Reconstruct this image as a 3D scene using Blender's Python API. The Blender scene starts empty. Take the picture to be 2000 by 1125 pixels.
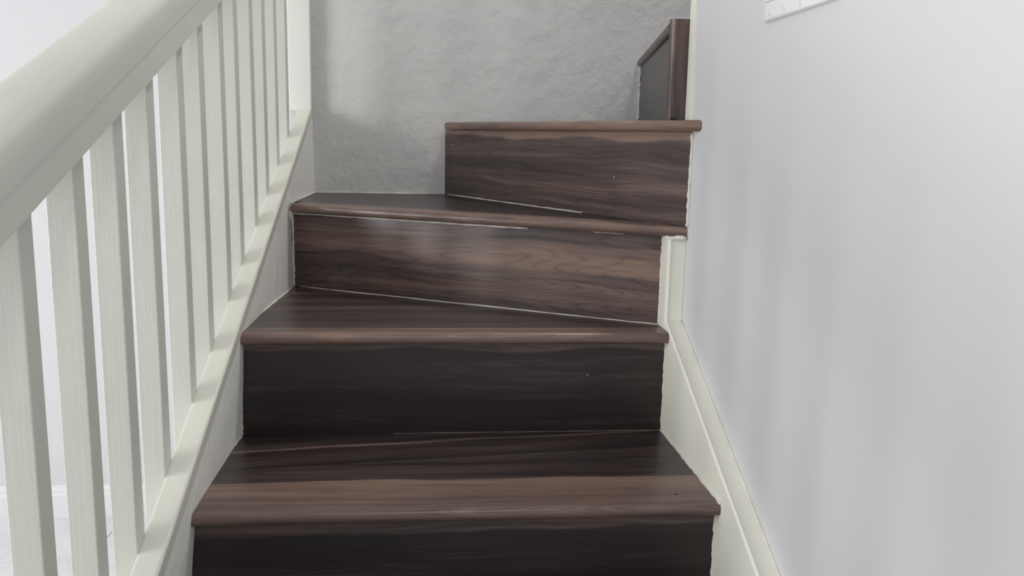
import bpy, bmesh, math, random
from mathutils import Vector, Matrix
random.seed(7)
S = bpy.context.scene
COL = S.collection

# ------------------------------------------------------------------ camera
F_PX = 1702.967                       # focal length for a 2000 px wide frame
cam_d = bpy.data.cameras.new('camera')
cam = bpy.data.objects.new('camera', cam_d); COL.objects.link(cam)
cam_d.sensor_fit = 'HORIZONTAL'; cam_d.sensor_width = 36.0
cam_d.lens = F_PX / 2000.0 * 36.0
cam_d.clip_start = 0.02
YAW, PIT, ROL = 0.103435, 0.170510, 0.019766
fw = Vector((math.sin(YAW)*math.cos(PIT), math.cos(YAW)*math.cos(PIT), -math.sin(PIT)))
r0 = Vector((math.cos(YAW), -math.sin(YAW), 0)); u0 = r0.cross(fw)
rt = r0*math.cos(ROL) + u0*math.sin(ROL)
up = -r0*math.sin(ROL) + u0*math.cos(ROL)
cam.matrix_world = Matrix(((rt.x, up.x, -fw.x, 0.2955), (rt.y, up.y, -fw.y, 0.0275),
                           (rt.z, up.z, -fw.z, 1.4050), (0, 0, 0, 1)))
S.camera = cam

# ------------------------------------------------------------------ world, exposure, daylight at the windows
S.view_settings.view_transform = 'Standard'
S.view_settings.look = 'None'
S.view_settings.gamma = 1.0
S.view_settings.use_curve_mapping = False
S.view_settings.exposure = 0.06
world = bpy.data.worlds.new('sky'); S.world = world
world.use_nodes = True
bg = world.node_tree.nodes['Background']
bg.inputs['Color'].default_value = (0.80, 0.88, 1.0, 1)
bg.inputs['Strength'].default_value = 1.2

def area(name, loc, direction, w, h, power, col):
    l = bpy.data.lights.new(name, 'AREA'); l.shape = 'RECTANGLE'
    l.size = w; l.size_y = h; l.energy = power; l.color = col
    o = bpy.data.objects.new(name, l); COL.objects.link(o)
    o.location = loc
    o.rotation_euler = Vector(direction).to_track_quat('-Z', 'Z').to_euler()
    return o
WIN1 = (-0.35, 0.95, 0.80, 2.20)      # y0, y1, z0, z1 : window in the left room wall
WIN2 = (-2.6, -1.0, 0.85, 2.2)        # x0, x1, z0, z1 : window in the wall behind
area('daylight_window_1', (-3.17, (WIN1[0]+WIN1[1])/2, (WIN1[2]+WIN1[3])/2), (1, 0, 0), WIN1[1]-WIN1[0], WIN1[3]-WIN1[2], 80, (1.0, 0.985, 0.96))
area('daylight_window_2', ((WIN2[0]+WIN2[1])/2, -2.97, (WIN2[2]+WIN2[3])/2), (0, 1, 0), WIN2[1]-WIN2[0], WIN2[3]-WIN2[2], 1.0, (0.97, 0.985, 1.0))

# ------------------------------------------------------------------ node helpers
def new_mat(name):
    m = bpy.data.materials.new(name); m.use_nodes = True
    nt = m.node_tree
    return m, nt, nt.nodes['Principled BSDF']
def N(nt, kind, **kw):
    n = nt.nodes.new(kind)
    for k, v in kw.items(): setattr(n, k, v)
    return n
def math_node(nt, op, a, b=None, c=None, clamp=False):
    n = nt.nodes.new('ShaderNodeMath'); n.operation = op; n.use_clamp = clamp
    for i, x in enumerate((a, b, c)):
        if x is None: continue
        if isinstance(x, (int, float)): n.inputs[i].default_value = x
        else: nt.links.new(x, n.inputs[i])
    return n.outputs[0]
def noise(nt, vec, scale, detail=3, rough=0.5, dist=0.0):
    n = nt.nodes.new('ShaderNodeTexNoise'); n.inputs['Scale'].default_value = scale
    n.inputs['Detail'].default_value = detail; n.inputs['Roughness'].default_value = rough
    n.inputs['Distortion'].default_value = dist
    if vec is not None: nt.links.new(vec, n.inputs['Vector'])
    return n.outputs['Fac']
def ramp(nt, fac, stops):
    n = nt.nodes.new('ShaderNodeValToRGB'); cr = n.color_ramp
    while len(cr.elements) > len(stops): cr.elements.remove(cr.elements[-1])
    while len(cr.elements) < len(stops): cr.elements.new(0.5)
    for e, (p, c) in zip(cr.elements, stops):
        e.position = p; e.color = (*c, 1)
    nt.links.new(fac, n.inputs[0]); return n.outputs[0]
def bump(nt, bsdf, height, strength, dist):
    b = nt.nodes.new('ShaderNodeBump'); b.inputs['Strength'].default_value = strength
    b.inputs['Distance'].default_value = dist
    nt.links.new(height, b.inputs['Height']); nt.links.new(b.outputs[0], bsdf.inputs['Normal'])

def paint(name, col, rough=0.5, var=0.04, bscale=60, bstr=0.25, bdist=0.002, spec=0.3, patch=3.0):
    m, nt, b = new_mat(name)
    tc = N(nt, 'ShaderNodeTexCoord').outputs['Object']
    f = noise(nt, tc, patch, 4, 0.55)
    lo = tuple(c*(1-var) for c in col); hi = tuple(min(1, c*(1+var)) for c in col)
    nt.links.new(ramp(nt, f, ((0.3, lo), (0.7, hi))), b.inputs['Base Color'])
    b.inputs['Roughness'].default_value = rough
    b.inputs['Specular IOR Level'].default_value = spec
    h = noise(nt, tc, bscale, 5, 0.6)
    bump(nt, b, h, bstr, bdist)
    return m

M = {}
M['wall_grey'] = paint('stair_wall_paint', (0.64, 0.645, 0.64), 0.75, 0.02, 24, 0.5, 0.008, 0.2)
M['wall_light'] = paint('light_wall_paint', (0.665, 0.665, 0.69), 0.6, 0.012, 70, 0.15, 0.0015, 0.25, 1.5)
M['wall_white'] = paint('white_wall_paint', (0.74, 0.74, 0.765), 0.6, 0.01, 70, 0.1, 0.0015, 0.25)
M['ceiling'] = paint('ceiling_paint', (0.82, 0.82, 0.82), 0.8, 0.01, 80, 0.1, 0.001, 0.2)
M['plaster'] = paint('stringer_plaster_paint', (0.81, 0.815, 0.78), 0.6, 0.04, 22, 0.5, 0.006, 0.3)
M['cream'] = paint('cream_gloss_paint', (0.86, 0.86, 0.77), 0.42, 0.02, 35, 0.2, 0.002, 0.4)
M['caulk'] = paint('caulk', (0.72, 0.70, 0.64), 0.6, 0.1, 150, 0.5, 0.002, 0.3, 40)
M['dusty_caulk'] = paint('dusty_caulk', (0.26, 0.20, 0.19), 0.7, 0.3, 150, 0.4, 0.001, 0.2, 30)
M['post_white'] = paint('post_paint', (0.80, 0.80, 0.755), 0.42, 0.01, 40, 0.05, 0.001, 0.4)
M['white_gloss'] = paint('white_woodwork_paint', (0.85, 0.85, 0.86), 0.4, 0.01, 40, 0.05, 0.001, 0.4)
M['plastic'] = paint('white_plastic', (0.83, 0.84, 0.86), 0.3, 0.003, 40, 0.0, 0.0005, 0.5)

# painted balustrade: brushed paint along the length, faint wood grain showing through
def rail_paint():
    m, nt, b = new_mat('balustrade_paint')
    tc = N(nt, 'ShaderNodeTexCoord').outputs['UV']
    mp = N(nt, 'ShaderNodeMapping'); mp.inputs['Scale'].default_value = (8, 160, 1)
    nt.links.new(tc, mp.inputs[0])
    g = noise(nt, mp.outputs[0], 1.0, 4, 0.6)
    ob = N(nt, 'ShaderNodeTexCoord').outputs['Object']
    f = noise(nt, ob, 5, 3)
    nt.links.new(ramp(nt, f, ((0.3, (0.610, 0.62, 0.56)), (0.7, (0.645, 0.655, 0.595)))), b.inputs['Base Color'])
    b.inputs['Roughness'].default_value = 0.42
    b.inputs['Specular IOR Level'].default_value = 0.4
    bump(nt, b, g, 0.25, 0.0012)
    return m
M['rail'] = rail_paint()

# dark laminate stair boards: every board is one print with streaks, rings, fine grain and a pale band (sapwood, on some boards painted-in light)
def wood():
    m, nt, b = new_mat('walnut_laminate')
    uv = N(nt, 'ShaderNodeTexCoord').outputs['UV']
    def attr(k):
        a = N(nt, 'ShaderNodeAttribute', attribute_type='OBJECT', attribute_name=k); return a.outputs['Fac']
    seed, tone, b0, b1, ring, bw = attr('seed'), attr('tone'), attr('band_lo'), attr('band_hi'), attr('ring'), attr('band_weight')
    sp = N(nt, 'ShaderNodeSeparateXYZ'); nt.links.new(uv, sp.inputs[0])
    u, v = sp.outputs[0], sp.outputs[1]
    def comb(x, y, z):
        c = N(nt, 'ShaderNodeCombineXYZ')
        for i, s_ in enumerate((x, y, z)):
            if isinstance(s_, (int, float)): c.inputs[i].default_value = s_
            else: nt.links.new(s_, c.inputs[i])
        return c.outputs[0]
    sd = math_node(nt, 'MULTIPLY', seed, 3.71)
    # slow wander of the grain
    wob = noise(nt, comb(math_node(nt, 'MULTIPLY', u, 2.2), math_node(nt, 'MULTIPLY', v, 5.0), sd), 1.0, 2, 0.5)
    wob = math_node(nt, 'MULTIPLY', math_node(nt, 'SUBTRACT', wob, 0.5), 0.05)
    v2 = math_node(nt, 'ADD', v, wob)
    broad = noise(nt, comb(math_node(nt, 'MULTIPLY', u, 0.9), math_node(nt, 'MULTIPLY', v2, 22), sd), 1.0, 3, 0.6)
    mid = noise(nt, comb(math_node(nt, 'MULTIPLY', u, 3.0), math_node(nt, 'MULTIPLY', v2, 90), sd), 1.0, 3, 0.6)
    grain = noise(nt, comb(math_node(nt, 'MULTIPLY', u, 14), math_node(nt, 'MULTIPLY', v2, 700), sd), 1.0, 2, 0.6)
    # cathedral rings: contours of a slow field
    fld = noise(nt, comb(math_node(nt, 'MULTIPLY', u, 1.5), math_node(nt, 'MULTIPLY', v2, 14.0), math_node(nt, 'ADD', sd, 9.0)), 1.0, 1, 0.4)
    rg = math_node(nt, 'FRACT', math_node(nt, 'MULTIPLY', fld, 22.0))
    rg = math_node(nt, 'ABSOLUTE', math_node(nt, 'SUBTRACT', math_node(nt, 'MULTIPLY', rg, 2.0), 1.0))
    rg = math_node(nt, 'POWER', rg, 4.0)
    rg = math_node(nt, 'MULTIPLY', math_node(nt, 'MULTIPLY', rg, ring), -1.0)
    # pale band with wandering edge
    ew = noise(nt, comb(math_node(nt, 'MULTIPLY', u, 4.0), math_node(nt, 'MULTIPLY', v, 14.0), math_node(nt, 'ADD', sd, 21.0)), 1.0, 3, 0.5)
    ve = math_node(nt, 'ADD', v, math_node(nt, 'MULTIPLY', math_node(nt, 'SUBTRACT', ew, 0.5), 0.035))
    def step(x, e, w):
        n = N(nt, 'ShaderNodeMapRange'); n.interpolation_type = 'SMOOTHSTEP'
        nt.links.new(math_node(nt, 'SUBTRACT', x, e), n.inputs[0])
        n.inputs[1].default_value = -w; n.inputs[2].default_value = w
        return n.outputs[0]
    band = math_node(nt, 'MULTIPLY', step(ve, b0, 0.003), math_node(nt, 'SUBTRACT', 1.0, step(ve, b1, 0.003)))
    fac = math_node(nt, 'ADD', math_node(nt, 'MULTIPLY', math_node(nt, 'SUBTRACT', broad, 0.5), 0.80), tone)
    fac = math_node(nt, 'ADD', fac, math_node(nt, 'MULTIPLY', math_node(nt, 'SUBTRACT', mid, 0.5), 0.55))
    fac = math_node(nt, 'ADD', fac, math_node(nt, 'MULTIPLY', math_node(nt, 'SUBTRACT', grain, 0.5), 0.50))
    fac = math_node(nt, 'ADD', fac, rg)
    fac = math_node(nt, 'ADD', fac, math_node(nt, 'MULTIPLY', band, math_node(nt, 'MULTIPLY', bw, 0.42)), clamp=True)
    col = ramp(nt, fac, ((0.0, (0.010, 0.0075, 0.0078)), (0.30, (0.024, 0.016, 0.0162)), (0.55, (0.063, 0.0445, 0.0435)),
                         (0.8, (0.150, 0.099, 0.083)), (1.0, (0.24, 0.16, 0.125))))
    # a few pale paint flecks (wear)
    vo = N(nt, 'ShaderNodeTexVoronoi'); vo.inputs['Scale'].default_value = 22
    nt.links.new(comb(u, v, sd), vo.inputs['Vector'])
    sc_ = N(nt, 'ShaderNodeSeparateColor'); nt.links.new(vo.outputs['Color'], sc_.inputs[0])
    fl = math_node(nt, 'MULTIPLY', math_node(nt, 'LESS_THAN', vo.outputs['Distance'], 0.035), math_node(nt, 'GREATER_THAN', sc_.outputs[0], 0.82))
    mx = N(nt, 'ShaderNodeMix', data_type='RGBA'); nt.links.new(math_node(nt, 'MULTIPLY', fl, 0.8), mx.inputs[0])
    nt.links.new(col, mx.inputs[6]); mx.inputs[7].default_value = (0.5, 0.45, 0.42, 1)
    nt.links.new(mx.outputs[2], b.inputs['Base Color'])
    rr = N(nt, 'ShaderNodeMapRange'); nt.links.new(mid, rr.inputs[0])
    rr.inputs[3].default_value = 0.28; rr.inputs[4].default_value = 0.38
    nt.links.new(rr.outputs[0], b.inputs['Roughness'])
    b.inputs['Specular IOR Level'].default_value = 0.5
    bump(nt, b, math_node(nt, 'ADD', grain, mid), 0.12, 0.0006)
    return m
M['wood'] = wood()

def marble():
    m, nt, b = new_mat('white_marble_tile')
    tc = N(nt, 'ShaderNodeTexCoord').outputs['Object']
    oi = N(nt, 'ShaderNodeObjectInfo')
    va = N(nt, 'ShaderNodeVectorMath', operation='ADD'); nt.links.new(tc, va.inputs[0]); nt.links.new(oi.outputs['Location'], va.inputs[1])
    n1 = noise(nt, va.outputs[0], 1.6, 6, 0.6, 1.2)
    vein = math_node(nt, 'ABSOLUTE', math_node(nt, 'SUBTRACT', n1, 0.5))
    col = ramp(nt, vein, ((0.0, (0.76, 0.77, 0.79)), (0.008, (0.84, 0.85, 0.87)), (0.06, (0.88, 0.885, 0.90))))
    nt.links.new(col, b.inputs['Base Color'])
    b.inputs['Roughness'].default_value = 0.18
    return m
M['marble'] = marble()
M['grout'] = paint('grey_grout', (0.55, 0.55, 0.55), 0.8, 0.05)
def metal():
    m, nt, b = new_mat('screw_metal')
    b.inputs['Base Color'].default_value = (0.55, 0.55, 0.56, 1); b.inputs['Metallic'].default_value = 0.8
    b.inputs['Roughness'].default_value = 0.35
    tc = N(nt, 'ShaderNodeTexCoord').outputs['Object']
    bump(nt, b, noise(nt, tc, 900, 2), 0.05, 0.0002)
    return m
M['metal'] = metal()
def glass():
    m, nt, b = new_mat('window_glass')
    b.inputs['Base Color'].default_value = (0.95, 0.98, 1, 1); b.inputs['Transmission Weight'].default_value = 1.0
    b.inputs['Roughness'].default_value = 0.0; b.inputs['IOR'].default_value = 1.1
    return m
M['glass'] = glass()

# ------------------------------------------------------------------ mesh helpers
def link(name, me, mat, parent=None, smooth=False):
    if mat is not None: me.materials.append(mat)
    o = bpy.data.objects.new(name, me); COL.objects.link(o)
    if parent is not None: o.parent = parent
    if smooth:
        for p in me.polygons: p.use_smooth = True
    return o
def tag(o, label, cat, kind=None, group=None):
    o['label'] = label; o['category'] = cat
    if kind: o['kind'] = kind
    if group: o['group'] = group
    return o
def empty(name, loc):
    o = bpy.data.objects.new(name, None); COL.objects.link(o); o.location = loc
    o.empty_display_size = 0.1
    bpy.context.view_layer.update()
    return o
def keep(o, parent):
    """parent without moving (all parents here are only translated)"""
    o.parent = parent; o.matrix_parent_inverse = Matrix.Translation(-Vector(parent.location)); return o
def bevel_bm(bm, w, seg=2):
    bmesh.ops.recalc_face_normals(bm, faces=bm.faces)
    es = [e for e in bm.edges if len(e.link_faces) == 2 and e.calc_face_angle(0) > 0.5]
    bmesh.ops.bevel(bm, geom=es, offset=w, segments=seg, affect='EDGES', profile=0.5, clamp_overlap=True)
def to_mesh(name, bm):
    bmesh.ops.recalc_face_normals(bm, faces=bm.faces)
    me = bpy.data.meshes.new(name); bm.to_mesh(me); bm.free(); return me
def box_bm(bm, x0, x1, y0, y1, z0, z1):
    vs = [bm.verts.new((x, y, z)) for z in (z0, z1) for y in (y0, y1) for x in (x0, x1)]
    for f in ((0, 2, 3, 1), (4, 5, 7, 6), (0, 1, 5, 4), (2, 6, 7, 3), (0, 4, 6, 2), (1, 3, 7, 5)):
        bm.faces.new([vs[i] for i in f])
def boxes(name, lst, mat, bev=0.0):
    bm = bmesh.new()
    for b_ in lst: box_bm(bm, *b_)
    if bev: bevel_bm(bm, bev)
    return link(name, to_mesh(name, bm), mat)
def uv_from(me, origin, du, dv):
    """planar UV in metres: u along the board, v across it"""
    uvl = me.uv_layers.new(name='UVMap'); O = Vector(origin); du = Vector(du).normalized(); dv = Vector(dv)
    for p in me.polygons:
        for li in p.loop_indices:
            q = me.vertices[me.loops[li].vertex_index].co - O
            n = p.normal
            v = q.dot(dv)
            w = q.dot(du.cross(dv))
            uvl.data[li].uv = (q.dot(du), v + w)
def prism(name, poly, z0, z1, mat, bev=0.0):
    """vertical prism of an xy polygon"""
    bm = bmesh.new()
    lo = [bm.verts.new((x, y, z0)) for x, y in poly]; hi = [bm.verts.new((x, y, z1)) for x, y in poly]
    bm.faces.new(lo[::-1]); bm.faces.new(hi)
    n = len(poly)
    for i in range(n): bm.faces.new((lo[i], lo[(i+1) % n], hi[(i+1) % n], hi[i]))
    if bev: bevel_bm(bm, bev)
    return to_mesh(name, bm)
def sweep(name, prof, path, frame=None, cap=True, smooth_prof=False):
    """prof: list of (a, b); path: list of (origin, avec, bvec)"""
    bm = bmesh.new(); rings = []
    for O, A, B in path:
        rings.append([bm.verts.new(Vector(O) + Vector(A)*a + Vector(B)*b) for a, b in prof])
    n = len(prof)
    for r1, r2 in zip(rings, rings[1:]):
        for i in range(n): bm.faces.new((r1[i], r1[(i+1) % n], r2[(i+1) % n], r2[i]))
    if cap:
        bm.faces.new(rings[0][::-1]); bm.faces.new(rings[-1])
    return to_mesh(name, bm)
def tube(name, pts, r, seg=6, jitter=0.0):
    pts = [Vector(p) for p in pts]; bm = bmesh.new(); rings = []
    for i, p in enumerate(pts):
        t = (pts[min(i+1, len(pts)-1)] - pts[max(i-1, 0)]).normalized()
        a = t.cross(Vector((0.31, 0.2, 0.93))).normalized(); b_ = t.cross(a)
        rr = r*(1 + random.uniform(-jitter, jitter))
        rings.append([bm.verts.new(p + (a*math.cos(k*6.2832/seg) + b_*math.sin(k*6.2832/seg))*rr) for k in range(seg)])
    for r1, r2 in zip(rings, rings[1:]):
        for k in range(seg): bm.faces.new((r1[k], r1[(k+1) % seg], r2[(k+1) % seg], r2[k]))
    bm.faces.new(rings[0][::-1]); bm.faces.new(rings[-1])
    return to_mesh(name, bm)
def shade_by_angle(me, ang=0.6):
    bm = bmesh.new(); bm.from_mesh(me)
    for f in bm.faces: f.smooth = True
    for e in bm.edges:
        e.smooth = not (len(e.link_faces) == 2 and e.calc_face_angle(0) > ang)
    bm.to_mesh(me); bm.free()

# ------------------------------------------------------------------ dimensions (metres)
W = 0.7160            # face of the right stringer
WT = 0.7470           # face of the right wall
YB = 2.2642           # back wall
YC = 1.520            # free end of the right wall
H = 0.18
Z1, Z2, Z3, Z4, Z5 = 0.90, 1.08, 1.26, 1.44, 1.608
TN = 0.0190           # tread thickness
OV = 0.022            # nosing overhang
def SL(y): return 0.03*(y - 1.5)                 # plane of the balustrade cap edge
def capz(y): return 1.1188 + 0.468*(y - 1.5)     # top of the sloping cap
def railz(y): return 1.4125 + 0.4066*(y - 1.0)   # underside of the handrail
XL = [(-1.0, -0.089), (1.155, -0.0255), (1.182, -0.0235), (1.477, -0.0075), (1.924, 0.0195), (2.30, 0.0255)]
def xl(y):                                       # uneven plaster face at the ends of the treads
    for (a, p), (b_, q) in zip(XL, XL[1:]):
        if y <= b_: return p + (q - p)*(y - a)/(b_ - a)
    return XL[-1][1]

# ------------------------------------------------------------------ the setting
def structure(o, label, cat): return tag(o, label, cat, 'structure')

fl = boxes('floor', [(-3.2, 0.741, -3.0, 3.2, -0.12, -0.004)], M['grout'])
structure(fl, 'white marble tiled floor of the room beside the stairs', 'floor')
tm = None
for i in range(7):
    for j in range(11):
        x0, y0 = -3.2 + i*0.6, -3.0 + j*0.6
        x1, y1 = min(x0 + 0.597, 0.70), min(y0 + 0.597, 3.2)
        full = abs(x1 - x0 - 0.597) < 1e-6 and abs(y1 - y0 - 0.597) < 1e-6
        if full and tm is not None:
            t = bpy.data.objects.new('tile', tm); COL.objects.link(t)
        else:
            bm = bmesh.new(); box_bm(bm, 0, x1 - x0, 0, y1 - y0, -0.008, 0); bevel_bm(bm, 0.0012, 1)
            me = to_mesh('tile', bm); t = link('tile', me, M['marble'])
            if full: tm = me
        t.location = (x0, y0, 0); t.parent = fl

wr = boxes('wall_right', [(WT, WT + 0.12, -3.0, YC, 0.0, 4.2)], M['wall_light'])
structure(wr, 'smooth pale grey wall running up beside the stairs', 'wall')
wb = boxes('wall_back', [(-0.03, 2.7, YB, YB + 0.1, 0.0, 4.2)], M['wall_grey'])
structure(wb, 'uneven grey plastered wall behind the winding steps', 'wall')
wre = boxes('wall_return', [(-0.03, 0.07, YB + 0.1, 3.2, 0.0, 2.6)], M['wall_white'])
structure(wre, 'white return wall between stair wall and far room wall', 'wall')
wf = boxes('wall_far', [(-3.3, 0.07, 3.2, 3.3, 0.0, 2.6)], M['wall_white'])
structure(wf, 'bright white far wall of the room seen between the balusters', 'wall')
y0, y1, z0, z1 = WIN1
wl = boxes('wall_left', [(-3.3, -3.2, -3.1, y0, 0, 2.6), (-3.3, -3.2, y1, 3.2, 0, 2.6), (-3.3, -3.2, y0, y1, 0, z0), (-3.3, -3.2, y0, y1, z1, 2.6)], M['wall_white'])
structure(wl, 'white room wall with a window letting in daylight', 'wall')
x0, x1, z0, z1 = WIN2
wq = boxes('wall_rear', [(-3.2, x0, -3.1, -3.0, 0, 2.6), (x1, WT + 0.12, -3.1, -3.0, 0, 2.6), (x0, x1, -3.1, -3.0, 0, z0), (x0, x1, -3.1, -3.0, z1, 2.6)], M['wall_white'])
structure(wq, 'white wall behind the foot of the stairs with a window', 'wall')
SH = 0.45   # front of the open stairwell shaft
ce = boxes('ceiling', [(-3.3, -0.03, -3.1, 3.3, 2.6, 2.7), (-0.03, WT, -3.1, SH, 2.6, 2.7)], M['ceiling'])
structure(ce, 'white ceiling of the room beside the stairs', 'ceiling')
wsh = boxes('wall_shaft', [(-0.13, -0.03, SH, YB + 0.1, 2.7, 4.2), (-0.13, WT, SH - 0.1, SH, 2.7, 4.2)], M['wall_grey'])
structure(wsh, 'grey upper wall around the open stairwell', 'wall')
wp = boxes('wall_partition', [(WT + 0.12, 2.7, YC - 0.1, YC, 0.0, 4.2)], M['wall_light'])
structure(wp, 'pale grey partition wall beside the upper flight', 'wall')
we = boxes('wall_end', [(2.7, 2.8, YC - 0.1, YB + 0.1, 0.0, 4.2)], M['wall_light'])
structure(we, 'pale grey wall at the end of the upper flight', 'wall')
cu = boxes('ceiling_upper', [(-0.13, 2.8, SH - 0.1, YB + 0.1, 4.2, 4.3)], M['ceiling'])
structure(cu, 'white ceiling high above the stairwell', 'ceiling')

def window_frame(name, box, axis, at, label):
    a0, a1, z0, z1 = box; t = 0.05
    def bx(p0, p1, q0, q1, d0, d1):
        return (at + d0, at + d1, p0, p1, q0, q1) if axis == 'x' else (p0, p1, at + d0, at + d1, q0, q1)
    o = boxes(name, [bx(a0, a0+t, z0, z1, -.07, -.02), bx(a1-t, a1, z0, z1, -.07, -.02), bx(a0+t, a1-t, z0, z0+t, -.07, -.02),
                     bx(a0+t, a1-t, z1-t, z1, -.07, -.02)], M['white_gloss'])
    mc = (a0 + a1)/2
    mu = boxes('mullion', [bx(mc-.02, mc+.02, z0+t, z1-t, -.065, -.025)], M['white_gloss']); mu.parent = o
    for k, (p, q) in enumerate(((a0+t, mc-.02), (mc+.02, a1-t))):
        g = boxes('pane', [bx(p, q, z0+t, z1-t, -.048, -.042)], M['glass']); g.parent = o
    structure(o, label, 'window')
window_frame('window_1', WIN1, 'x', -3.2, 'white framed window in the left room wall')
window_frame('window_2', WIN2, 'y', -3.0, 'white framed window in the wall behind')

# baseboard of the far wall: stepped profile
prof = [(0, 0), (0.016, 0), (0.016, 0.085), (0.013, 0.092), (0.013, 0.104), (0.008, 0.112), (0.006, 0.1232), (0, 0.1232)]
me = sweep('baseboard_far', prof, [((-3.2, 3.2, 0), (0, -1, 0), (0, 0, 1)), ((-0.03, 3.2, 0), (0, -1, 0), (0, 0, 1))])
o = link('baseboard_far', me, M['white_gloss']); structure(o, 'white moulded baseboard along the far room wall', 'baseboard')

# plaster side wall that carries the balustrade (outer face flat, stair face uneven)
bm = bmesh.new(); NY, NZ = 90, 10; ya, yb = -0.30, YB
grid = []
for i in range(NY + 1):
    y = ya + (yb - ya)*i/NY; top = capz(y) - 0.022; rowv = []
    for k in range(NZ + 1):
        z = top*k/NZ if k < NZ - 5 else top - 0.22*(NZ - k)/5.0
        if k < NZ - 5: z = (top - 0.22)*k/(NZ - 5)
        t = max(0, min(1, (z - (top - 0.22))/0.22)); t = t*t*(3 - 2*t)
        x = xl(y)*(1 - t) + SL(y)*t + 0.0012*math.sin(y*21 + z*13) * (1 - t)
        rowv.append(bm.verts.new((x, y, z)))
    outer = [bm.verts.new((SL(y) - 0.0295, y, z)) for z in (top, 0)]
    grid.append(rowv + outer)
for a, b_ in zip(grid, grid[1:]):
    n = len(a)
    for k in range(n): bm.faces.new((a[k], a[(k+1) % n], b_[(k+1) % n], b_[k]))
bm.faces.new(grid[0]); bm.faces.new(grid[-1][::-1])
me = to_mesh('wall_stair', bm); shade_by_angle(me, 0.7)
o = link('wall_stair', me, M['plaster']); structure(o, 'uneven painted plaster stringer wall under the balustrade', 'wall')

# right stringer with sloping top, bead and the upright block at the winder
def sz(y): return 1.077 + 0.49*(y - 1.45)
bm = bmesh.new()
yA, yB2 = -0.45, 1.484
pts = [(yA, 0.0), (yB2, 0.0), (yB2, sz(yB2)), (yA, sz(yA))]
a = [bm.verts.new((W, y, z)) for y, z in pts]; b_ = [bm.verts.new((WT, y, z)) for y, z in pts]
bm.faces.new(a); bm.faces.new(b_[::-1])
for i in range(4): bm.faces.new((a[i], a[(i+1) % 4], b_[(i+1) % 4], b_[i]))
bevel_bm(bm, 0.0015, 2)
tr = link('trim_1', to_mesh('trim_1', bm), M['cream'])
structure(tr, 'cream painted sloping stair stringer against the right wall', 'trim')
dirn = Vector((0, 1, 0.49)).normalized(); nrm = Vector((0, -0.49, 1)).normalized()
bp_ = [(0.000, 0), (0.0, 0.0022), (0.0015, 0.0034), (0.0035, 0.0034), (0.005, 0.0022), (0.005, 0)]
me = sweep('bead', bp_, [((W, y, sz(y)), (1, 0, 0), nrm) for y in (yA, yB2)])
shade_by_angle(me, 1.2); bd = link('bead', me, M['cream']); bd.parent = tr; bd['label'] = 'thin raised bead along the inner edge'
me = tube('wall_caulk', [(WT - 0.001, yA + (yB2 - yA)*i/60, sz(yA + (yB2 - yA)*i/60) + 0.0005) for i in range(61)], 0.0022, 6, 0.35)
wc = link('wall_caulk', me, M['caulk'], tr, True)
bm = bmesh.new(); box_bm(bm, W - 0.001, WT, 1.484, 1.540, Z2, Z3 - TN); bevel_bm(bm, 0.0012, 2)
tb = link('trim_2', to_mesh('trim_2', bm), M['cream']); structure(tb, 'cream painted upright block between two treads at the wall', 'trim')
me = sweep('bead', [(0, 0), (0.0035, -0.002), (0.006, 0.0)], [((W, 1.484, z), (1, 0, 0), (0, 1, 0)) for z in (Z2 + 0.006, Z3 - TN - 0.004)])
bb = link('bead', me, M['cream'], tb)
# cream corner strip on the free end of the right wall
bm = bmesh.new(); zs = [Z3 + 0.004 + i*0.03 for i in range(99)]
rows = []
for z in zs:
    e = 1.482 + 0.02*(z - 1.26) + (0.004*math.sin(z*17) + 0.002*math.sin(z*51))*0.5
    rows.append([bm.verts.new(p) for p in ((WT + 0.001, e, z), (WT - 0.0022, e, z), (WT - 0.0022, YC + 0.002, z), (WT + 0.001, YC + 0.002, z))])
for p, q in zip(rows, rows[1:]):
    for k in range(4): bm.faces.new((p[k], p[(k+1) % 4], q[(k+1) % 4], q[k]))
bm.faces.new(rows[0]); bm.faces.new(rows[-1][::-1])
o = link('trim_3', to_mesh('trim_3', bm), M['cream']); structure(o, 'narrow cream painted strip down the free corner of the wall', 'trim')

# ------------------------------------------------------------------ staircase
st = empty('staircase', (0.35, 1.2, 0.0))
tag(st, 'dark walnut laminate winding staircase turning right against a grey wall', 'staircase')
BOARD_SEED = [0]
def board(o, tone=0.3, lo=9.0, hi=9.0, ring=0.0, seed=None, weight=1.0):
    o['band_weight'] = weight
    BOARD_SEED[0] += 1
    o['tone'] = tone; o['band_lo'] = lo; o['band_hi'] = hi; o['ring'] = ring
    o['seed'] = float(BOARD_SEED[0] if seed is None else seed)
    return o

def riser(A, B, z0, z1, **kw):
    A, B = Vector((*A, 0)), Vector((*B, 0)); d = (B - A).normalized(); n = Vector((d.y, -d.x, 0))   # n towards the walker
    if n.dot(Vector((-0.3, -1, 0))) < 0: n = -n
    bk = -n*0.012
    bkA = Vector((bk.x, min(bk.y, YB - 0.001 - A.y), 0)); A.y = min(A.y, YB - 0.001)
    bm = bmesh.new()
    lo = [A, B, B + bk, A + bkA]
    poly = [(p.x, p.y) for p in lo]
    me = prism('riser', poly, z0, z1, None, 0.0006)
    uv_from(me, (A.x, A.y, z0), d, (0, 0, 1))
    o = link('riser', me, M['wood']); keep(o, st); board(o, **kw)
    return o
def bull(depth, t=TN, r=None):
    """bullnose cross-section: a = forward, b = up from underside"""
    pts = [(-depth, 0), (-depth, t)]
    r = t*0.5
    K = 9
    for i in range(K + 1):
        an = math.pi/2 - math.pi*i/K
        pts.append((-r*0.8 + r*0.8*math.cos(an), r + r*math.sin(an)))
    return pts
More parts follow.
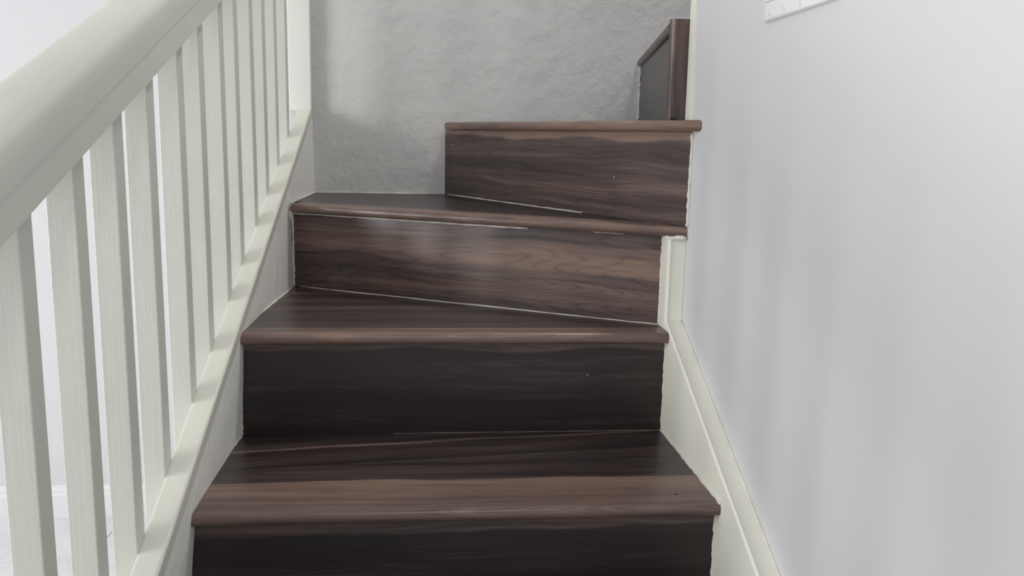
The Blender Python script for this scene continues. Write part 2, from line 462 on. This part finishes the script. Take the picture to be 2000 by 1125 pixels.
def nosing(A, B, z, parent, depth=0.05, **kw):
    """A-B: front line of the nosing"""
    A, B = Vector((*A, z - TN)), Vector((*B, z - TN)); d = (B - A).normalized(); f = Vector((d.y, -d.x, 0))
    if f.dot(Vector((-0.3, -1, 0))) < 0: f = -f
    K = 14
    path = []
    for i in range(K + 1):
        path.append((A.lerp(B, i/K), f, (0, 0, 1)))
    me = sweep('nosing', bull(depth), path)
    uvl = me.uv_layers.new(name='UVMap')
    for p in me.polygons:
        for li in p.loop_indices:
            q = me.vertices[me.loops[li].vertex_index].co - A
            uvl.data[li].uv = (q.dot(d), -q.dot(f)*1.0 - q.z*0.7 + 0.05)
    shade_by_angle(me, 0.9)
    o = link('nosing', me, M['wood']); keep(o, st)
    if parent is not None:
        o.parent = parent; o.matrix_parent_inverse = Matrix.Identity(4); o.matrix_parent_inverse = Matrix.Translation(-Vector(st.location)).inverted() @ Matrix.Translation(-Vector(st.location))
    board(o, **kw); o['label'] = 'rounded lighter brown nosing'
    return o
def plank(name, poly, z, d, parent, **kw):
    me = prism(name, poly, z - TN, z, None, 0.0005)
    uv_from(me, (poly[0][0], poly[0][1], z), d, Vector((0, 0, 1)).cross(Vector(d)))
    o = link(name, me, M['wood'])
    if parent is None: keep(o, st)
    else: o.parent = parent
    board(o, **kw)
    return o
def off(A, B, dist):
    """line A-B moved towards the walker by dist"""
    A, B = Vector(A), Vector(B); d = (B - A).normalized(); n = Vector((d.y, -d.x))
    if n.dot(Vector((-0.3, -1))) < 0: n = -n
    return A + n*dist, B + n*dist
def at_x(A, B, x): t = (x - A[0])/(B[0] - A[0]); return (x, A[1] + (B[1] - A[1])*t)
def at_y(A, B, y): t = (y - A[1])/(B[1] - A[1]); return (A[0] + (B[0] - A[0])*t, y)
ND = 0.048          # visible nosing board depth

# the straight steps below and up to the second visible tread
G = 0.297
straight = []
for k in range(-4, 2):                     # k = 1 is the first whole tread in view
    y = 1.179 + (k - 1)*G
    straight.append((k, y))
R = {}
for k, y in straight: R[k] = ((xl(y), y + 0.003), (W, y - 0.003))
R[2] = ((-0.0078, 1.477), (W, 1.473))
R[3] = ((0.0195, 1.924), (W, 1.5224))
R[4] = ((0.3505, YB), (WT, 1.4792))
R[5] = ((0.8453, YB - 0.003), (0.724, 1.542))
ZT = {k: 0.90 + (k - 1)*H for k in range(-4, 5)}; ZT[5] = Z5

# risers
for k in range(-3, 2):
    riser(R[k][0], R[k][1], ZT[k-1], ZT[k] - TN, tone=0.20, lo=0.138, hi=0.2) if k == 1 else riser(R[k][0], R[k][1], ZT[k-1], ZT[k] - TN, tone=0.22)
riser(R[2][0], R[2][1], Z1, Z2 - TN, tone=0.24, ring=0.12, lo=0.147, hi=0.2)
riser(R[3][0], R[3][1], Z2, Z3 - TN, tone=0.66, ring=0.13, lo=0.080, hi=0.135, weight=0.45)  # pale streak: partly wood print, partly window sheen painted into the colour
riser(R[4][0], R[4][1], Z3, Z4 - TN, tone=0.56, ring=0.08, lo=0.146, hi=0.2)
riser(R[5][0], R[5][1], Z4, Z5 - TN, tone=0.32)

def straight_tread(k, nxt, tone, seam=None):
    A, B = R[k]; fA, fB = off(A, B, OV); kA, kB = off(A, B, OV - ND)
    nA, nB = R[nxt]
    fA = Vector((xl(fA.y), fA.y)); kA = Vector((xl(kA.y), kA.y))
    d = (Vector((*B, 0)) - Vector((*A, 0))).normalized()
    if seam is None:
        t = plank('tread', [tuple(kA), tuple(kB), (nB[0], nB[1] + 0.006), (nA[0], nA[1] + 0.006)], ZT[k], d, None, **tone)
    else:
        sA = (xl(seam(0.0)), seam(0.0)); sB = (W, seam(W))
        t = plank('tread', [tuple(kA), tuple(kB), (sB[0], sB[1] - 0.0005), (sA[0], sA[1] - 0.0005)], ZT[k], d, None, **tone)
        dd = (Vector((*sB, 0)) - Vector((*sA, 0))).normalized()
        p = plank('plank', [sA, sB, (nB[0], nB[1] + 0.006), (nA[0], nA[1] + 0.006)], ZT[k], dd, t, tone=0.34, lo=0.075, hi=0.085)
    return t, fA, fB
treads = {}
for k in range(-4, 1):
    t, fA, fB = straight_tread(k, k + 1, dict(tone=0.3)); treads[k] = t
    nosing(fA, fB, ZT[k], t, ND, tone=0.55)
t, fA, fB = straight_tread(1, 2, dict(tone=0.42, lo=-0.1, hi=0.062), seam=lambda x: 1.349 + 0.108*(x - 0.3075))
nosing(fA, fB, Z1, t, ND, tone=0.74, seed=41)
t, fA, fB = straight_tread(2, 3, dict(tone=0.53))
nosing(fA, fB, Z2, t, ND, tone=0.76, seed=42)

# third tread: winder holding the back-left corner of the well
A, B = R[3]; fA, fB = off(A, B, OV); kA, kB = off(A, B, OV - ND)
fA = Vector(at_x(fA, fB, xl(1.9))); kA = Vector(at_x(kA, kB, xl(1.95)))
fB = Vector(at_x(fA, fB, WT - 0.001))
d3 = (Vector((*B, 0)) - Vector((*A, 0))).normalized()
# where the fourth riser crosses the back of the nosing
A4, B4 = Vector(R[4][0]), Vector(R[4][1])
def cross(p1, p2, q1, q2):
    a1, b1 = p2 - p1, q2 - q1; den = a1.x*b1.y - a1.y*b1.x
    t = ((q1 - p1).x*b1.y - (q1 - p1).y*b1.x)/den; return p1 + a1*t
kX = cross(kA, kB, A4, B4)
t = plank('tread', [tuple(kA), tuple(kX), tuple(A4), (xl(YB), YB)], Z3, d3, None, tone=0.24)
nosing(fA, fB, Z3, t, ND, tone=0.80, seed=43)
treads[3] = t

# fourth tread
A, B = R[4]; fA, fB = off(A, B, OV); kA, kB = off(A, B, OV - ND)
fB = Vector(at_x(fA, fB, WT - 0.001)); fA = Vector(at_x(fA, fB, 0.3475)); kA = Vector(at_y(kA, kB, YB)); kB = Vector(at_x(kA, kB, WT - 0.001))
d4 = (Vector((*B, 0)) - Vector((*A, 0))).normalized()
t = plank('tread', [tuple(kA), tuple(kB), (WT - 0.001, YC), (0.86, YC), (0.86, YB)], Z4, d4, None, tone=0.4)
nosing(fA, fB, Z4, t, ND, tone=0.86, seed=44)
# fifth tread, the vertical end board that closes it, and the flight going on to the right
A, B = R[5]; fA, fB = off(A, B, 0.010); kA, kB = off(A, B, 0.010 - ND)
t = plank('tread', [tuple(kA), tuple(kB), (0.766, 1.543), (0.766, YC + 0.001), (1.14, YC + 0.001), (1.14, YB)], Z5, (0, -1, 0), None, tone=0.4)
nosing(fA, fB, Z5, t, ND, tone=0.45, seed=45)
eb = [(0.7145, 1.534), (0.7152, 1.5285), (0.7175, 1.5245), (0.722, 1.523), (0.765, 1.523), (0.765, 1.541), (0.717, 1.541), (0.7145, 1.539)]
me = prism('end_board', eb, Z4 + 0.004, Z5 + 0.001, None)
uv_from(me, (0.7145, 1.523, Z4), (0, 0, 1), (1, 0, 0)); shade_by_angle(me, 0.9)
o = link('end_board', me, M['wood']); keep(o, st); board(o, tone=0.50, lo=-0.02, hi=0.004, seed=52); o['label'] = 'upright nosing board closing the end of the top riser'  # pale band paints the lit rounded edge into the colour
for i in range(3):
    x = 1.14 + 0.27*i; zt = Z5 + H*(i + 1)
    riser((x, YB), (x, YC), zt - H, zt - TN, tone=0.3)
    xe = x + 0.27 if i < 2 else 2.695
    t = plank('tread', [(x + 0.03, YB), (x + 0.03, YC + 0.001), (xe, YC + 0.001), (xe, YB)], zt, (0, -1, 0), None, tone=0.35)
    nosing((x - OV, YB), (x - OV, YC + 0.001), zt, t, 0.052, tone=0.6)

# caulk beads
def caulk(p, q, r=0.0011, n=30, wob=0.0004, mat='caulk'):
    p, q = Vector(p), Vector(q)
    pts = [p.lerp(q, i/n) + Vector((random.uniform(-wob, wob), random.uniform(-wob, wob), random.uniform(-wob, wob))) for i in range(n + 1)]
    o = link('caulk_bead', tube('caulk_bead', pts, r, 5, 0.4), M[mat], None, True); keep(o, st); return o
def rl(k, t, dz, fwd=0.0008):
    A, B = off(*R[k], fwd); P = A.lerp(B, t); return (P.x, P.y, dz)
caulk(rl(3, 0.02, Z2 + 0.0006), rl(3, 1.0, Z2 + 0.0006), 0.0011)
caulk(rl(3, 0.0, Z3 - TN - 0.0028, 0.002), rl(3, 0.68, Z3 - TN - 0.0028, 0.002), 0.0021)
caulk(rl(3, 0.84, Z3 - TN - 0.001, 0.001), rl(3, 0.91, Z3 - TN - 0.001, 0.001), 0.0018)
caulk(rl(4, 0.02, Z3 + 0.0006), rl(4, 0.66, Z3 + 0.0006), 0.0013)
caulk(rl(2, 0.35, Z1 - 0.0001, 0.0004), rl(2, 1.0, Z1 + 0.0001, 0.0004), 0.0006, 30, 0.0001, 'dusty_caulk')
# painted joints at the ends of risers and treads
for k, zb in ((1, ZT[0]), (2, Z1), (3, Z2)):
    caulk(rl(k, 1.0, zb + 0.002), rl(k, 1.0, zb + H - TN - 0.002), 0.0022, 24, 0.0006)
    caulk(rl(k, 0.0, zb + 0.002), rl(k, 0.0, zb + H - TN - 0.002), 0.0022, 24, 0.0006)
caulk((W - 0.0008, 1.155, Z1 + 0.0005), (W - 0.0008, 1.472, Z1 + 0.0005), 0.0022, 30, 0.0006)
for (a, b_, z) in ((1.165, 1.474, Z1), (1.46, 1.92, Z2), (1.91, YB, Z3)):
    n = 24; pts = [(xl(a + (b_ - a)*i/n) + 0.0006, a + (b_ - a)*i/n, z + 0.0008) for i in range(n + 1)]
    o = link('caulk_bead', tube('caulk_bead', pts, 0.0016, 5, 0.5), M['caulk'], None, True); keep(o, st)
caulk((xl(YB), YB - 0.0022, Z3 + 0.0008), (0.3505, YB - 0.0022, Z3 + 0.0008), 0.0013)
caulk((WT - 0.0012, 1.477, Z3 + 0.002), (WT - 0.0012, 1.4765, Z4 - TN - 0.002), 0.0032, 24, 0.0008)
caulk((W - 0.004, 1.490, Z3 - TN - 0.001), (WT - 0.002, 1.474, Z3 - TN + 0.001), 0.0032, 10, 0.001)
# rough filler where the top riser meets the back wall
pts = [(0.8445, YB - 0.004, Z4 + 0.004 + i*0.0045) for i in range(35)]
o = link('caulk_bead', tube('caulk_bead', [(x + random.uniform(-.0022, .0008), y, z) for x, y, z in pts], 0.0028, 6, 0.6), M['wall_grey'], None, True); keep(o, st)
# nail hole near the end of the first tread
bm = bmesh.new(); bmesh.ops.create_circle(bm, cap_ends=True, segments=10, radius=0.0022)
me = to_mesh('nail_hole', bm)
mh, nth, bh = new_mat('hole_dark'); bh.inputs['Base Color'].default_value = (0.006, 0.005, 0.005, 1); bh.inputs['Roughness'].default_value = 0.9
o = link('nail_hole', me, mh); o.location = (0.662, 1.192, Z1 + 0.0004); keep(o, st)

# ------------------------------------------------------------------ balustrade
bl = empty('stair_balustrade', (SL(0.9), -0.2, 0.0))
tag(bl, 'cream white painted wooden balustrade with square balusters beside the stairs', 'balustrade')
def uv_box(me, along):
    uvl = me.uv_layers.new(name='UVMap'); a = Vector(along).normalized()
    s = a.cross(Vector((0.9, 0.35, 0.2))).normalized(); t = a.cross(s)
    for p in me.polygons:
        for li in p.loop_indices:
            q = me.vertices[me.loops[li].vertex_index].co
            uvl.data[li].uv = (q.dot(a), q.dot(s) + q.dot(t))
# bottom cap
path = []
ys = [-0.22, YB - 0.0005]
cp = [(-0.031, -0.022), (0.001, -0.022), (0.0012, -0.003), (-0.0005, -0.0008), (-0.003, 0), (-0.028, 0), (-0.0302, -0.0008), (-0.031, -0.003)]
me = sweep('bottom_rail', cp, [((SL(y), y, capz(y)), (1, 0, 0), (0, 0, 1)) for y in ys])
uv_box(me, (0.03, 1, 0.468)); o = link('bottom_rail', me, M['rail']); keep(o, bl)
# handrail
rp = [(-0.015, 0.0), (-0.015, 0.0325), (-0.0156, 0.0333), (-0.0156, 0.0340), (-0.0135, 0.0350), (-0.0130, 0.050)]
for i in range(1, 9):
    an = math.pi/2*i/8; rp.append((-0.029 + 0.016*math.cos(an), 0.064 + 0.0195*math.sin(an)))
rp += [(-0.045, 0.0850)]
rp = rp + [(-0.09 - a, b_) for a, b_ in reversed(rp[:-1])]
K = 24; y_lo, y_hi = -0.17, YB - 0.0005
me = sweep('handrail', rp, [((SL(y_lo + (y_hi - y_lo)*i/K), y_lo + (y_hi - y_lo)*i/K, railz(y_lo + (y_hi - y_lo)*i/K)), (1, 0, 0), (0, 0, 1)) for i in range(K + 1)])
uv_box(me, (0.03, 1, 0.4066)); shade_by_angle(me, 0.5)
o = link('handrail', me, M['rail']); keep(o, bl); o['label'] = 'broad rounded handrail'
# balusters
BY = [(0.812, 0.841), (0.930, 0.959), (1.042, 1.072), (1.154, 1.184), (1.283, 1.312), (1.389, 1.419), (1.511, 1.541), (1.611, 1.642), (1.732, 1.764),
      (1.843, 1.876), (1.963, 1.993), (2.088, 2.120)]
y = 0.812 - 0.118
while y > -0.08:
    BY.insert(0, (y, y + 0.03)); y -= 0.118
for ya_, yb_ in BY:
    ym = (ya_ + yb_)/2; X1 = SL(ym) - 0.0302; X0 = X1 - 0.028
    bm = bmesh.new()
    lo, hi = [], []
    for (x, yy) in ((X0, ya_), (X1, ya_), (X1, yb_), (X0, yb_)):
        lo.append(bm.verts.new((x, yy, capz(yy) - 0.13))); hi.append(bm.verts.new((x, yy, railz(yy) - 0.0002)))
    bm.faces.new(lo[::-1]); bm.faces.new(hi)
    for i in range(4): bm.faces.new((lo[i], lo[(i+1) % 4], hi[(i+1) % 4], hi[i]))
    bevel_bm(bm, 0.0012, 2)
    me = to_mesh('baluster', bm); uv_box(me, (0, 0, 1))
    for p_ in me.uv_layers[0].data: p_.uv = (p_.uv[0] + ya_*3, p_.uv[1] + ya_)
    o = link('baluster', me, M['rail']); keep(o, bl)
# half post fixed to the back wall
bm = bmesh.new(); lo, hi = [], []
for (x, yy) in ((-0.028, 2.236), (0.0235, 2.236), (0.0235, YB - 0.0005), (-0.028, YB - 0.0005)):
    lo.append(bm.verts.new((x, yy, capz(yy) - 0.002))); hi.append(bm.verts.new((x, yy, 2.25)))
bm.faces.new(lo[::-1]); bm.faces.new(hi)
for i in range(4): bm.faces.new((lo[i], lo[(i+1) % 4], hi[(i+1) % 4], hi[i]))
bevel_bm(bm, 0.0012, 2); me = to_mesh('wall_post', bm); uv_box(me, (0, 0, 1))
o = link('wall_post', me, M['post_white']); keep(o, bl)
# newel at the foot
bm = bmesh.new(); xn = SL(-0.2) - 0.045; box_bm(bm, xn - 0.045, xn + 0.045, -0.26, -0.17, 0.0, 1.12); bevel_bm(bm, 0.004, 2)
me = to_mesh('newel_post', bm); uv_box(me, (0, 0, 1)); o = link('newel_post', me, M['rail']); keep(o, bl)
bm = bmesh.new(); box_bm(bm, xn - 0.055, xn + 0.055, -0.27, -0.16, 1.12, 1.145); bevel_bm(bm, 0.008, 3)
me = to_mesh('newel_cap', bm); uv_box(me, (1, 0, 0)); o = link('newel_cap', me, M['rail']); keep(o, bl)

# ------------------------------------------------------------------ four-gang switch plate
PY1, PZ0 = 1.1808, 1.5607; PW, PH = 0.2085, 0.1145; PY0 = PY1 - PW
sw = empty('light_switch', (WT, (PY0 + PY1)/2, PZ0))
tag(sw, 'white four-gang rocker light switch plate on the pale grey wall', 'light switch')
bm = bmesh.new(); box_bm(bm, WT - 0.0065, WT, PY0, PY1, PZ0, PZ0 + PH)
es = [e for e in bm.edges if all(abs(v.co.x - (WT - 0.0065)) < 1e-6 for v in e.verts)]
bmesh.ops.bevel(bm, geom=es, offset=0.004, segments=4, affect='EDGES', profile=0.5)
me = to_mesh('plate', bm); shade_by_angle(me, 0.5); o = link('plate', me, M['plastic']); keep(o, sw)
for i in range(4):
    cy = 1.1568 - 0.0465*i; cz = PZ0 + PH/2
    bm = bmesh.new(); box_bm(bm, WT - 0.0085, WT - 0.006, cy - 0.0165, cy + 0.0165, cz - 0.033, cz + 0.033); bevel_bm(bm, 0.001, 2)
    o = link('rocker', to_mesh('rocker', bm), M['plastic']); keep(o, sw)
    for zz in (PZ0 + 0.0095, PZ0 + PH - 0.0095):
        bm = bmesh.new(); bmesh.ops.create_cone(bm, cap_ends=True, segments=14, radius1=0.0034, radius2=0.0026, depth=0.0016)
        bmesh.ops.rotate(bm, verts=bm.verts, matrix=Matrix.Rotation(-math.pi/2, 3, 'Y'))
        bmesh.ops.translate(bm, verts=bm.verts, vec=(WT - 0.0071, cy, zz))
        o = link('screw', to_mesh('screw', bm), M['plastic']); keep(o, sw)
        bm = bmesh.new(); box_bm(bm, WT - 0.0081, WT - 0.0077, cy - 0.0004, cy + 0.0004, zz - 0.0024, zz + 0.0024)
        s2 = link('slot', to_mesh('slot', bm), M['metal']); s2.parent = o

# ------------------------------------------------------------------ unseen lamps added as fill for the hall and the stairwell
def fill_lamp(loc, power, label):
    e = empty('fill_lamp', loc); tag(e, label, 'lamp')
    x, y, z = loc
    for nm, prof, mat in (('base', [(0.001, 0), (0.09, 0), (0.09, -0.02), (0.001, -0.02)], M['white_gloss']), ('shade', [(0.085, -0.02), (0.15, -0.022), (0.148, -0.04), (0.11, -0.075), (0.06, -0.09), (0.001, -0.094)], SHADE)):
        bm = bmesh.new(); K = 24; rings = []
        for k in range(K):
            a = 2*math.pi*k/K; rings.append([bm.verts.new((x + r*math.cos(a), y + r*math.sin(a), z + h)) for r, h in prof])
        for k in range(K):
            p, q = rings[k], rings[(k+1) % K]
            for i in range(len(prof) - 1): bm.faces.new((p[i], p[i+1], q[i+1], q[i]))
        me = to_mesh(nm, bm); shade_by_angle(me, 0.7); o = link(nm, me, mat); keep(o, e)
    l = bpy.data.lights.new('fill_light', 'AREA'); l.shape = 'DISK'; l.size = 0.28; l.energy = power; l.color = (1.0, 0.96, 0.90)
    lo = bpy.data.objects.new('fill_light', l); COL.objects.link(lo); lo.location = (x, y, z - 0.10); keep(lo, e)
ms, nts, bs = new_mat('fill_lamp_shade'); bs.inputs['Base Color'].default_value = (0.9, 0.9, 0.88, 1); bs.inputs['Roughness'].default_value = 0.3
bs.inputs['Emission Color'].default_value = (1.0, 0.95, 0.88, 1); bs.inputs['Emission Strength'].default_value = 1.5
SHADE = ms
fill_lamp((0.33, -0.5, 2.6), 6, 'added unseen round opal fill lamp over the foot of the stairs')
fill_lamp((1.3, 1.88, 4.2), 30, 'added unseen round opal fill lamp high above the turning stairs')
